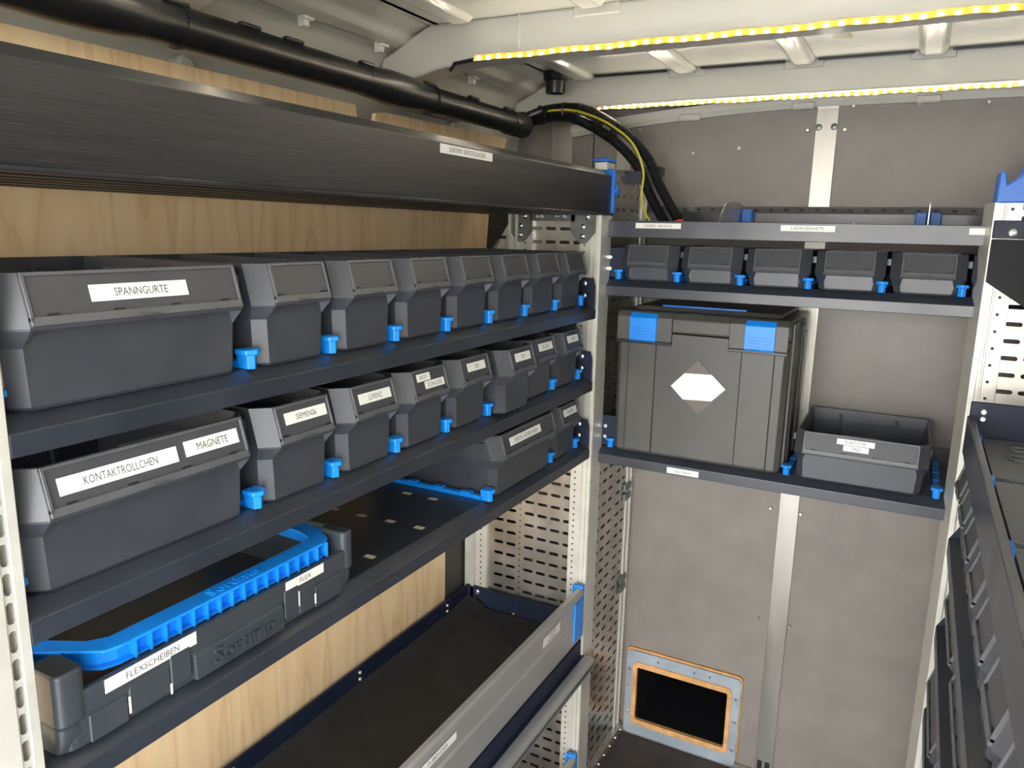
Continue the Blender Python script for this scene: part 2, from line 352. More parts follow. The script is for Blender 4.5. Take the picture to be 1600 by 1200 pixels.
# plywood lining behind the left rack, notched between its two upper sections
ply = [(YR, -1.66), (1.77, -1.66), (1.77, -.9), (1.80, -.30), (1.985, -.06), (2.0, .06), (2.10, .270), (1.50, .262), (1.468, .255), (1.458, .20), (1.41, .20), (1.398, .264), (YR, .258)]
MB().prism([(y, z) for y, z in ply], 'x', -1.152, -1.140).build('plywood_lining', m_ply, bevel=.001)
tag(bpy.data.objects['plywood_lining'], 'pale birch plywood sheet lining the van wall behind the left-hand rack', 'panel')
pts = [(1.765, -1.66), (2.27, -1.66), (2.27, -.20), (1.995, -.20), (2.02, -.06), (2.14, .03), (2.24, .20), (2.07, .20), (1.99, .06), (1.975, -.06), (1.79, -.30), (1.765, -.9)]
tag(MB().prism(pts, 'x', -1.156, -1.142).build('side_panel', m_wdark, bevel=.001), 'dark brown board on the left wall between the plywood and the bulkhead', 'panel')
tag(MB().disc((-1.19, 1.433, .225), (1, 0, 0), .026, .012, 16, .004).build('rubber_grommet', m_black, smooth=True), 'round black rubber plug in the gap between the plywood sheets', 'plug')
for y in (.98, 1.86):
    tag(MB().disc((-1.195, y, .268), (1, 0, 0), .02, .02, 16, .006).build('body_plug', m_roof, smooth=True), 'cream domed plug on the body side under the black tube, %s' % ('near its middle' if y < 1.5 else 'near its far end'), 'plug')
# round roof vent spigot
vt = thing('roof_vent', 'short black round vent spigot hanging from the roof above the cable bundle', 'vent', (-1.0, 2.09, .41))
mb = MB(); L = []
for r, z in ((.036, .445), (.036, .425), (.030, .420), (.026, .388), (.022, .388), (.022, .44)):
    L.append([(-.985+r*math.cos(k*math.pi/10), 2.10+r*math.sin(k*math.pi/10), z) for k in range(20)])
mb.loft(L, False, False).build('spigot', m_black, vt, smooth=True)
for k in range(6):
    a = k*math.pi/3; MB().obox((-.985+.028*math.cos(a), 2.10+.028*math.sin(a), .405), (math.cos(a), math.sin(a), 0), (-math.sin(a), math.cos(a), 0), (0, 0, 1), .002, .002, .016).build('rib', m_black, vt)

# ================================================================== LED STRIPS
def led_strip(y, z, x0, x1, pitch, lab, saddle):
    t = thing('led_strip', lab, 'light', ((x0+x1)/2, y, z-.01), 'light strips under the roof bows')
    n = int((x1-x0)/pitch); mb = MB(); L = []
    for i in range(n*2+1):
        x = x0+i*(x1-x0)/(n*2); dz = .0010*math.sin(i*.45)+.0005*math.sin(i*1.7)
        L.append([(x, y-.001, z-.006+dz), (x, y+.003, z-.006+dz), (x, y+.003, z+.005+dz), (x, y-.001, z+.005+dz)])
    mb.loft(L).build('tape', m_tape, t)
    led = None
    for i in range(n):
        x = x0+(i+.5)*(x1-x0)/n; k = 2*i+1; dz = .0010*math.sin(k*.45)+.0005*math.sin(k*1.7)
        if led is None:
            mb = MB(); mb.box(x-.0028, x+.0028, y-.0030, y-.0008, z-.0048+dz, z-.0004+dz); led = mb.build('led', m_led, t); bx, bz = x, dz
        else:
            c = led.copy(); COL.objects.link(c); c.location = (x-bx, 0, dz-bz)
    return t
led_strip(1.520, .365, -.912, .60, .0250, 'glowing yellow-white light strip under the nearer roof bow', 0)
led_strip(2.190, .357, -.895, .60, .0215, 'glowing light strip under the roof bow above the bulkhead', 0)
led_strip(.855, .365, -.90, .60, .0250, 'added light strip, out of view, under the roof bow above the middle of the aisle', 0)  # added outside the frame to light the left rack from above
led_strip(.180, .365, -.90, .60, .0250, 'added light strip, out of view, under the roof bow nearest the rear doors', 0)  # second added strip, also out of view, for more side light
tag(MB().tube([(-.99, 1.55, .352), (-.96, 1.518, .358), (-.91, 1.518, .362)], .004, 8).build('led_lead', m_black, smooth=True), 'short black lead running into the nearer light strip', 'cable')

# ================================================================== BLACK TUBE AND CABLE BUNDLE
tb = thing('cable_tube', 'long black plastic tube running under the roof above the left rack', 'tube', (-1.02, .7, .24))
P = [(-.3, .034), (.60, .035), (.64, .037), (.70, .037), (.745, .034), (.78, .030), (.86, .0285)]
tx, tz = -1.02, .282
def zc(y): return .287 if y < .8 else .287-.003*(y-.8)
MB().tube([(tx, y, zc(y)) for y, r in P], [r for y, r in P], 22).build('near_pipe', m_black, tb, smooth=True)
P = [(.815, .028), (.83, .0305), (.85, .0305), (1.30, .0285)]
MB().tube([(tx, y, zc(y)) for y, r in P], [r for y, r in P], 22).build('middle_pipe', m_black, tb, smooth=True)
P = [(1.27, .0295), (1.30, .031), (1.345, .035), (1.43, .034), (1.465, .031), (1.48, .029), (1.52, .0285)]
MB().tube([(tx, y, zc(y)) for y, r in P], [r for y, r in P], 22).build('coupling_sleeve', m_black, tb, smooth=True)
P = [(1.49, .0285), (1.84, .0285), (1.87, .0285), (1.89, .032), (1.97, .032), (1.97, .027), (1.92, .027)]
MB().tube([(tx, y, zc(y)) for y, r in P], [r for y, r in P], 22, True).build('end_pipe', m_black, tb, smooth=True)
for y in (.84, 1.51, 1.885):
    MB().tube([(tx, y-.004, zc(y)), (tx, y+.004, zc(y))], .0325, 22).build('clamp_ring', m_black, tb, smooth=True)
for y in (.83, .97, 1.07, 1.27, 1.49, 1.68, 1.86):
    MB().box(tx+.006, tx+.02, y-.022, y+.022, zc(y)+.024, zc(y)+.032).build('snap_tab', m_black, tb, bevel=.003)
def cr_path(pts, n=60):
    out = []; P = [Vector(p) for p in pts]; P = [P[0]]+P+[P[-1]]
    for i in range(1, len(P)-2):
        for k in range(n):
            t = k/n; a, b, c, d = P[i-1:i+3]
            out.append(.5*((2*b)+(c-a)*t+(2*a-5*b+4*c-d)*t*t+(3*b-a-3*c+d)*t**3))
    out.append(P[-2]); return out
def resample(p, step):
    out = [p[0]]; acc = 0
    for i in range(1, len(p)):
        acc += (p[i]-p[i-1]).length
        if acc >= step: out.append(p[i]); acc = 0
    return out
cb = thing('cable_bundle', 'pair of black corrugated conduits curving from the black tube down onto the rear shelf', 'cable', (-.66, 2.08, .03))
base = [(-1.03, 1.96, .29), (-.985, 2.05, .33), (-.91, 2.09, .338), (-.83, 2.09, .306), (-.755, 2.09, .258), (-.695, 2.09, .196), (-.655, 2.08, .125), (-.622, 2.07, .075), (-.588, 2.06, .030)]
for nm, off, r in (('upper_conduit', (0, 0, .006), .0125), ('lower_conduit', (-.022, -.01, -.020), .0125)):
    p = resample(cr_path([Vector(b)+Vector(off) for b in base], 200), .0022)
    MB().tube(p, [r+.0014*(1 if i % 2 else -1) for i in range(len(p))], 12).build(nm, m_black, cb, smooth=False)
p = resample(cr_path(base, 60), .012)
for k in (3, 8, 13, 17, 22, 26):
    if k < len(p)-1:
        q = p[k]+Vector((-.011, -.004, -.007)); d = (p[k+1]-p[k]).normalized()
        MB().tube([q-d*.0018, q+d*.0018], .0275, 14).build('cable_tie', m_black, cb)
MB().tube([Vector(base[-1])+Vector((-.004, 0, -.004)), Vector(base[-1])+Vector((.008, -.01, -.022))], .019, 14).build('red_end_cap', m_red, cb)
e_ = cr_path([(-1.045, 1.97, .285), (-1.0, 2.03, .325), (-.93, 2.06, .335), (-.86, 2.065, .318), (-.79, 2.06, .285), (-.725, 2.05, .235), (-.692, 2.05, .165), (-.690, 2.04, .10), (-.672, 2.03, .05), (-.64, 2.02, .015)], 14)
tag(MB().tube(e_, .0034, 8).build('earth_wire', m_ye, smooth=True), 'thin yellow-green earth wire laid along the black conduits', 'wire')

# ================================================================== LEFT RACK
rk = thing('shelving_rack', 'long van shelving rack with three dark shelves along the left wall', 'rack', (-.92, 1.1, -1.69))
XF, XBk = -.740, -1.11
def left_shelf(zt, slope, zb):
    y0, y1 = .392, 1.868
    P = [(-.765, zt), (-.740, slope), (-.740, zb), (-.752, zb), (-.752, zb+.003), (-.743, zb+.003), (-.743, slope-.003), (-.768, zt-.004), (XBk, zt-.004), (XBk, zt)]
    s = MB().prism(P, 'y', y0, y1).build('shelf', m_shelf, rk, bevel=.0012, seg=2)
    MB().box(-1.112, -1.108, y0, y1, zt, zt+.012).build('rear_lip', m_shelf, s)
    # end brackets bolted to the end posts
    e = MB(); e.prism([(-.742, zt-.012), (-.742, zt+.048), (-.748, zt+.068), (-.81, zt+.068), (-.82, zt+.03), (-1.10, zt+.03), (-1.10, zt-.012)], 'y', 1.862, 1.866)
    e = e.build('end_bracket', m_tray, s, bevel=.001)
    return s, e
for zt, sl, zb in ((-.186, -.200, -.2235), (-.379, -.393, -.4175), (-.565, -.579, -.6045)):
    s, e = left_shelf(zt, sl, zb)
    for dz in (.054, .022): bolt(s, (-.772, 1.862, zt+dz), (0, -1, 0), .0075)
    holes(s, [(-.772, 1.8618, zt+.038), (-.762, 1.8618, zt+.004)], (0, -1, 0), .003)
s3 = s
for x, y in ((-.93, 1.136), (-.863, 1.141), (-.796, 1.143), (-.794, .99), (-.93, .99), (-.863, .99), (-1.0, 1.136), (-.93, 1.29), (-.863, 1.29)):
    MB().box(x-.010, x+.010, y-.006, y+.006, -.5655, -.5646).build('lit_slot', m_beige, s3)  # solid pale plates, coloured as light showing through the holes
# top tray with folded front
tt = [(-.7255, .047), (-.7255, .141), (-.752, .157), (-.754, .153), (-.729, .138), (-.729, .052), (-1.108, .052), (-1.108, .10), (-1.112, .10), (-1.112, .047)]
tr = MB().prism(tt, 'y', .05, 1.905).build('top_tray', m_flap, rk, bevel=.0012, seg=2); tr['label'] = 'deep dark aluminium front of the topmost tray'
for x in (-.735, -.80, -.86, -.92, -.99, -1.06):
    MB().box(x-.020, x+.020, .05, 1.90, .042, .047).build('underside_rib', m_flap, tr, bevel=.001)
sticker(tr, (-.7250, 1.192, .131), (0, 1, 0), (0, 0, 1), .175, .0150, ['SORTIMO  BEFESTIGUNGEN'], tw=.70, th=.52)
cp = MB().prism(rring(-.754, -.718, .044, .160, .012, 4), 'y', 1.905, 1.922).build('tray_end_cap', m_dblue, rk, bevel=.002, seg=2); cp['label'] = 'bright blue end cap'
MB().disc((-.7175, 1.912, .105), (1, 0, 0), .012, .006, 16, .003).build('cap_button', m_dblue, cp, smooth=True)
# far end frame: perforated panel, posts
def holed_panel(u0s, gap_x, zlo, rows, mk, par, nm='perforated_panel'):
    pass
mb = MB(); pz, n = .0355, 50; z0 = -1.68
perforate(mb, (-.948, 1.89, z0), (1, 0, 0), (0, 0, 1), 4, n, .041, pz, .030, .009, .0015)
perforate(mb, (-1.048, 1.89, z0), (1, 0, 0), (0, 0, 1), 2, 42, .041, pz, .030, .009, .0015)
mb.box(-.966, -.948, 1.89, 1.8915, z0, z0+n*pz); mb.box(-1.07, -1.048, 1.89, 1.8915, z0, z0+42*pz); mb.box(-.784, -.775, 1.89, 1.8915, z0, z0+n*pz)
pn = mb.build('perforated_end_panel', m_galv, rk)
holes(pn, [(-.957, 1.8898, z0+.009+.01775*k) for k in range(98)], (0, -1, 0), .0024)
def post(xa, xb, par, ridge=-1, z1=.047):
    # alloy upright: holed flange facing the rear doors, ridged web, smooth aisle face
    mb = MB(); f0, f1 = (xb, xa) if ridge < 0 else (xa, xb)
    poly = [(xb, 1.882), (xb, 1.952), (xb-.006, 1.955), (xa, 1.955), (xa, 1.884), (xa+.030, 1.884), (xa+.030, 1.880), (xa+.036, 1.880), (xa+.036, 1.884), (xa+.044, 1.884), (xa+.044, 1.878), (xb-.012, 1.878), (xb-.012, 1.883), (xb-.008, 1.883), (xb-.008, 1.878), (xb-.002, 1.878)]
    return mb.prism(poly, 'z', -1.69, z1)
fp = post(-.800, -.738, rk).build('far_post', m_cream, rk, bevel=.0006)
holes(fp, [(-.786, 1.8838, .036-.01775*k) for k in range(96)], (0, -1, 0), .0026)
rp = MB().prism([(-1.062, 1.878), (-1.062, 1.93), (-1.135, 1.93), (-1.135, 1.872), (-1.11, 1.872), (-1.11, 1.866), (-1.10, 1.866), (-1.10, 1.878)], 'z', -1.69, -.19).build('rear_post', m_cream, rk, bevel=.0006)
holes(rp, [(-1.082, 1.8778, -.21-.01775*k) for k in range(82)], (0, -1, 0), .0026)
st = MB().box(-.772, -.738, 1.90, 1.955, .157, .176).build('post_top', m_cream, rk, bevel=.001)
MB().box(-.776, -.734, 1.896, 1.958, .176, .186).build('post_cap', m_dblue, st, bevel=.002)
for a, b in ((-.822, -.752), (-1.004, -.934)):
    c = (a+b)/2
    gp = MB().prism([(a, .047), (b, .047), (b, -.002), (c+.009, -.030), (c-.009, -.030), (a, -.002)], 'y', 1.872, 1.876).build('corner_bracket', m_gusset, rk, bevel=.001)
    for dz in (.038, .012, -.012): bolt(gp, (c+(.012 if dz > .03 else 0), 1.872, dz), (0, -1, 0), .007)
MB().box(-.94, -.81, 1.872, 1.878, .026, .046).build('top_rail', m_gusset, rk)
for x in (-.838, -.862, -.905, -.918): bolt(rk, (x, 1.872, .038), (0, -1, 0), .006)
# near post
z0 = -1.69
npst = MB().box(-.775, -.740, .381, .392, z0, .047).build('near_post', m_cream, rk, bevel=.001)
MB().box(-.775, -.762, .365, .384, z0, .047).build('post_web', m_cream, npst)
mb = MB(); perforate(mb, (-.741, .381, -1.68), (0, 0, 1), (0, -1, 0), 57, 1, .030, .010, .0225, .0075, .0015); mb.build('slotted_web', m_cream, npst)
MB().box(-.775, -.739, .20, .371, z0, .047).build('near_side_plate', m_cream, npst, bevel=.001)
up_ = MB().prism([(-.936, 1.878), (-.936, 1.93), (-1.006, 1.93), (-1.006, 1.868), (-.998, 1.868), (-.998, 1.874), (-.985, 1.874), (-.985, 1.870), (-.978, 1.870), (-.978, 1.878)], 'z', -.185, .047).build('upper_rear_post', m_cream, rk, bevel=.0006)
holes(up_, [(-.957, 1.8778, .02-.01775*k) for k in range(8)], (0, -1, 0), .0028)
sg = MB().prism([(-1.006, .035), (-1.006, -.185), (-1.075, -.185), (-1.075, -.09)], 'y', 1.888, 1.890).build('side_gusset', m_galv, rk)
MB().box(-1.045, -1.022, 1.8868, 1.888, -.024, -.016).build('gusset_slot', m_dark, sg)
# ---- bottom tray with drop front
tray = MB(); tray.box(-1.125, -.745, .30, 1.872, -1.150, -1.146); tray.box(-1.127, -1.121, .30, 1.875, -1.150, -1.072); tray.box(-1.127, -.77, 1.866, 1.874, -1.150, -1.070)
tray.box(-.752, -.742, .30, 1.87, -1.198, -1.148)
ty = tray.build('bottom_tray', m_tray, rk, bevel=.001)
mb = MB(); nx, ny = 10, 30; vs = []; fs = []
for j in range(ny+1):
    for i in range(nx+1):
        x = -1.12+i*(.36/nx); y = .30+j*(1.56/ny)
        e = max(0, 1-(x+1.12)/.06)+max(0, 1-(1.86-y)/.06)*.8
        vs.append((x, y, -1.1435+.028*min(1.2, e)**2+.0012*math.sin(i*1.3+j*.7)))
for j in range(ny):
    for i in range(nx): a = j*(nx+1)+i; fs.append((a, a+1, a+nx+2, a+nx+1))
mb.add(vs, fs).build('rubber_mat', m_rubber, ty, smooth=True)
for y in (.55, .95, 1.35, 1.75):
    for dz in (0, .018): bolt(ty, (-1.121, y, -1.105+dz), (1, 0, 0), .004, m_beige, 'rivet')
bolt(ty, (-1.085, 1.866, -1.085), (0, -1, 0), .008); bolt(ty, (-1.085, 1.866, -1.122), (0, -1, 0), .008); bolt(ty, (-.96, 1.866, -1.125), (0, -1, 0), .005)
def drop_front(zt, hh, lab):
    P = [(-.752, zt), (-.738, zt), (-.734, zt-.005), (-.734, zt-.020), (-.740, zt-.024), (-.740, zt-hh*.45), (-.737, zt-hh*.5), (-.737, zt-hh+.01), (-.742, zt-hh), (-.748, zt-hh), (-.748, zt-.012), (-.752, zt-.012)]
    f = MB().prism(P, 'y', .10, 1.852).build('drop_front', m_flapalu, rk, bevel=.001); f['label'] = lab
    cp = MB().box(-.768, -.736, 1.852, 1.868, zt-hh*.95, zt+.006).build('front_end_cap', m_blue, rk, bevel=.003, seg=2)
    MB().box(-.7395, -.7335, 1.800, 1.860, zt-hh*.90, zt-.024).build('cap_flange', m_blue, cp, bevel=.006, seg=2)
    return f
f1 = drop_front(-.982, .158, 'grey aluminium drop front of the lower tray')
sticker(f1, (-.7375, 1.655, -1.025), (0, 1, .0), (0, 0, 1), .10, .026, ['WERKZEUG', 'KABEL'], tw=.5, th=.5)
sticker(f1, (-.7375, 1.06, -1.022), (0, 1, 0), (0, 0, 1), .26, .017, ['BOHRMASCHINE  ZUBEHOER'], tw=.75, th=.5)
brr = MB().prism(rring(-.745, -.706, -1.246, -1.202, .014, 5), 'y', .10, 1.888).build('square_rail', m_flapalu, rk, smooth=True)
MB().box(-.752, -.735, .10, 1.88, -1.25, -1.20).build('rail_backing', m_tray, rk)
MB().box(-.7085, -.704, .10, 1.88, -1.226, -1.218).build('rail_groove', m_gusset, rk)
f2 = drop_front(-1.52, .13, 'lower aluminium drop front, only its end showing')

# ================================================================== BACK RACK
bk = thing('rear_shelving_rack', 'dark shelving rack with three shelves standing against the bulkhead', 'rack', (-.22, 2.1, -1.69))
X0, X1 = -.745, .34
def back_shelf(zt, slope, zb, nm='shelf'):
    P = [(1.955, zt), (1.930, slope), (1.930, zb), (1.942, zb), (1.942, zb+.003), (1.933, zb+.003), (1.933, slope-.003), (1.957, zt-.004), (2.272, zt-.004), (2.272, zt)]
    return MB().prism(P, 'x', X0, X1).build(nm, m_shelf, bk, bevel=.0012, seg=2)
sA = back_shelf(-.1225, -.140, -.1655); sB = back_shelf(-.588, -.606, -.632)
MB().box(X0, X1, 2.266, 2.272, -.588, -.545).build('rear_lip', m_shelf, sB)
sticker(sB, (-.498, 1.9293, -.6205), (1, 0, 0), (0, 0, 1), .085, .016, ['AKKU MASCH'], tw=.5, lab='worn half torn white sticker')
mb = MB(); mb.prism([(1.930, -.012), (1.930, .031), (1.936, .031), (1.936, -.006), (2.26, -.006), (2.26, -.012)], 'x', X0, X1)
sT = mb.build('top_shelf', m_shelf, bk, bevel=.0012)
for c, wd, tx_ in ((-.604, .119, 'LEERE  AKKUS'), (-.244, .120, 'LADEGERAETE'), (.134, .10, '')):
    if tx_: sticker(sT, (c, 1.9293, .0185), (1, 0, 0), (0, 0, 1), wd, .0135, [tx_], tw=.6, th=.5)
    else: MB().box(.083, .183, 1.9290, 1.9298, .0115, .0250).build('label_sticker', m_label, sT)
rr_ = MB().prism([(2.255, -.006), (2.255, .062), (2.268, .080), (2.272, .080), (2.272, -.006)], 'x', X0, X1).build('rear_rail', m_shelf, bk, bevel=.001)
x = -.71
while x < X1:
    MB().obox((x, 2.2605, .0715), (1, 0, 0), (0, .59, .81), (0, -.81, .59), .006, .0035, .0006).build('rail_slot', m_dark, rr_); x += .0405
bolt(rr_, (-.17, 2.255, .036), (0, -1, 0), .005, m_gusset)
# left side panel, perforated, seen through the gap by the corner
mb = MB(); z0 = -1.66; n = 51
perforate(mb, (-.752, 1.955, z0), (0, 1, 0), (0, 0, 1), 3, n, .051, pz, .033, .010, .0015)
perforate(mb, (-.752, 2.124, z0), (0, 1, 0), (0, 0, 1), 2, n, .051, pz, .033, .010, .0015)
mb.box(-.7535, -.752, 2.108, 2.124, z0, z0+n*pz)
sp_ = mb.build('perforated_side_panel', m_galv, bk)
holes(sp_, [(-.7518, 2.116, z0+.009+.01775*k) for k in range(100)], (1, 0, 0), .0024)
rp2 = MB().prism([(-.76, 2.226), (-.748, 2.226), (-.748, 2.252), (-.744, 2.252), (-.744, 2.268), (-.752, 2.272), (-.76, 2.272)], 'z', -1.66, .17).build('rear_post', m_cream, bk, bevel=.0006)
holes(rp2, [(-.7438, 2.26, .15-.01775*k) for k in range(101)], (1, 0, 0), .0022)
for z in (-.79, -.822, -1.105, -1.137):
    MB().box(-.751, -.742, 2.195, 2.245, z-.011, z+.011).build('clamp_plate', m_gusset, bk, bevel=.001)
fo = MB().box(-.765, -.735, 1.96, 2.27, -1.69, -1.655).build('foot_rail', m_galv, bk, bevel=.002)
for y in (2.0, 2.05, 2.1, 2.15, 2.2, 2.25): bolt(fo, (-.735, y, -1.672), (1, 0, 0), .004)
MB().prism([(-.76, 1.962), (-.72, 1.962), (-.72, 1.99), (-.76, 1.99)], 'z', -1.69, -1.69+.01).build('front_foot', m_galv, bk)
for z in (-.095, -.065): 
    bolt(bk, (-.735, 1.95, z), (0, -1, 0), .006)
MB().box(-.748, -.70, 1.953, 1.957, -.118, -.04).build('shelf_bracket', m_tray, bk)
MB().box(-.748, -.70, 1.953, 1.957, -.585, -.50).build('shelf_bracket', m_tray, bk)
for z in (-.53, -.56): bolt(bk, (-.728, 1.953, z), (0, -1, 0), .006)
MB().box(-.748, -.70, 2.06, 2.07, .13, .165).build('top_rail', m_shelf, bk)
MB().box(-.76, -.70, 2.225, 2.27, .165, .19).build('top_rail', m_shelf, bk)
MB().prism([(.30, 1.94), (.34, 1.94), (.34, 2.0), (.30, 2.0)], 'z', -1.69, .08).build('right_post', m_cream, bk, bevel=.001)
# two dividers standing on the top shelf
def plate(xc, lab, sheet):
    t = thing('shelf_divider_plate', lab, 'divider', (xc, 2.1, -.006))
    if sheet:
        pts = [(1.98, -.004), (1.98, .03), (2.0, .055), (2.04, .078), (2.09, .086), (2.24, .086), (2.24, -.004)]
        MB().prism(pts, 'x', xc-.001, xc+.001).build('plate', m_galv, t)
        MB().box(xc+.002, xc+.032, 2.225, 2.252, -.004, .070).build('clip', m_dblue, t, bevel=.003)
    else:
        MB().prism([(1.985, -.004), (1.99, .078), (2.02, .085), (2.24, .085), (2.24, -.004)], 'x', xc-.001, xc+.001).build('plate', m_galv, t)
        MB().box(xc-.030, xc-.003, 2.225, 2.252, -.004, .066).build('clip', m_dblue, t, bevel=.003)
        MB().box(xc+.003, xc+.030, 2.225, 2.252, -.004, .066).build('clip', m_dblue, t, bevel=.003)
plate(-.462, 'rounded metal divider sheet with a blue clip, left on the top rear shelf', True)
plate(.003, 'metal divider sheet between two blue clips, right on the top rear shelf', False)

# ================================================================== RIGHT RACK
rr = thing('right_shelving_rack', 'shelving rack along the right side with a cream upright and blue cap', 'rack', (.3, 1.1, -1.69))
XA = .112
poly = [(.1195, 1.880), (.106, 1.962), (.112, 1.968), (.170, 1.968), (.170, 1.886), (.142, 1.886), (.142, 1.882), (.138, 1.882), (.138, 1.887), (.131, 1.887), (.131, 1.880)]
pp = MB().prism(poly, 'z', -1.69, .077).build('upright', m_cream, rr, bevel=.0006)
MB().box(.143, .164, 1.884, 1.887, -1.69, .077).build('holed_flange', m_cream, pp)
holes(pp, [(.152, 1.8838, .064-.0359*k) for k in range(48)], (0, -1, 0), .0034)
cap = MB(); cap.prism([(.1195, .076), (.60, .076), (.60, .15), (.20, .185), (.165, .160), (.157, .128), (.137, .113), (.131, .138), (.121, .138)], 'y', 1.874, 1.965)
cap.build('blue_top_cap', m_dblue, rr, bevel=.003, seg=2)
mb = MB(); perforate(mb, (.164, 1.89, -1.66), (1, 0, 0), (0, 0, 1), 9, 48, .041, .0359, .031, .0095, .0015); mb.build('perforated_end_panel', m_cream, rr)
ub = MB().box(.122, .60, 1.872, 1.878, .005, .041).build('upper_bracket', m_tray, rr, bevel=.001)
bolt(ub, (.157, 1.872, .017), (0, -1, 0), .008)
MB().prism([(.122, .003), (.60, .003), (.60, -.40), (.122, -.084)], 'y', 1.866, 1.872).build('smoked_side_plate', m_tint, rr, bevel=.0005)
eb = MB().box(.1155, .60, 1.692, 1.696, -.405, -.305).build('tray_end_wall', m_tray, rr, bevel=.002)
for z in (-.324, -.338): bolt(eb, (.138, 1.692, z), (0, -1, 0), .006)
holes(eb, [(.137, 1.6918, z) for z in (-.353, -.366, -.379)], (0, -1, 0), .0035)
def right_tray(zt, zb, lipw, y1=1.69, y0=.05):
    P = [(XA, zt), (XA+.011, zt+.002), (XA+.011, zt-.006), (XA+.004, zt-.008), (XA+.003, -.388), (.50, -.388), (.50, -.392), (XA+.003, -.392), (XA+.003, zb), (XA, zb)]
    return MB().prism(P, 'y', y0, y1).build('shelf_tray', m_shelf, rr, bevel=.001, seg=2)
t1 = right_tray(-.334, -.407, .01)
P = lambda zt, zb: [(XA+.030, zt), (XA, zt-.009), (XA, zb), (XA+.012, zb), (XA+.012, zb+.004), (XA+.003, zb+.004), (XA+.003, zt-.011), (XA+.028, zt-.004), (.50, zt-.004), (.50, zt)]
for zt, zb in ((-.590, -.632), (-.785, -.828), (-.98, -1.02), (-1.16, -1.20)):
    MB().prism(P(zt, zb), 'y', .05, 1.72).build('shelf', m_shelf, rr, bevel=.001, seg=2)
    MB().prism([(XA, zb), (XA, zt-.012), (XA+.05, zt+.075), (.42, zt+.075), (.42, zb)], 'y', 1.721, 1.727).build('end_bracket', m_tray, rr, bevel=.001)
MB().box(.46, .50, .15, 1.90, -1.69, .05).build('rear_frame', m_cream, rr)
for k, (a, b) in enumerate(((1.40, 1.68), (1.10, 1.38), (.80, 1.08), (.50, .78))):
    t = thing('moulded_mat', ['grey moulded mat with long recesses at the far end of the right tray', 'second grey moulded mat from the far end of the right tray', 'third grey moulded mat from the far end of the right tray', 'nearest grey moulded mat in the right tray'][k], 'mat', (.30, (a+b)/2, -.387), 'moulded mats in the right tray')
    mb = MB(); x0, x1, zt = .140, .44, -.372
    slots = [(.18, .42, b-.085, b-.055), (.172, .42, b-.155, b-.12)]
    ys = sorted({a, b}|{y for s in slots for y in s[2:]}); 
    def cell(xa, xb, ya, yb, z): mb.box(xa, xb, ya, yb, -.387, z)
    yprev = a
    for ya, yb in zip(ys[:-1], ys[1:]):
        s = [q for q in slots if abs(q[2]-ya) < 1e-6 and abs(q[3]-yb) < 1e-6]
        if s: cell(x0, s[0][0], ya, yb, zt); cell(s[0][0], s[0][1], ya, yb, zt-.008); cell(s[0][1], x1, ya, yb, zt)
        else: cell(x0, x1, ya, yb, zt)
    mb.build('mat_body', m_mat, t, bevel=.0005)
    for s in slots:
        xa, xb2, ym, hw = s[0], s[1], (s[2]+s[3])/2, (s[3]-s[2])/2
        ring = [(xa+hw-hw*math.sin(a), ym+hw*math.cos(a), zt+.0012) for a in [math.pi*q/8 for q in range(9)]]+[(xb2-hw+hw*math.sin(a), ym-hw*math.cos(a), zt+.0012) for a in [math.pi*q/8 for q in range(9)]]
        ring.append(ring[0]); MB().tube(ring, .0022, 8).build('recess_rim', m_steel if False else m_mat, t, smooth=True)
    for q in range(10 if k else 0): MB().box(.20, .44, a+.02+q*.010, a+.023+q*.010, zt, zt+.002).build('rib', m_rubber, t)
    MB().box(.128, .139, b-.035, b-.005, -.387, -.362).build('corner_peg', m_dblue, t, bevel=.001)
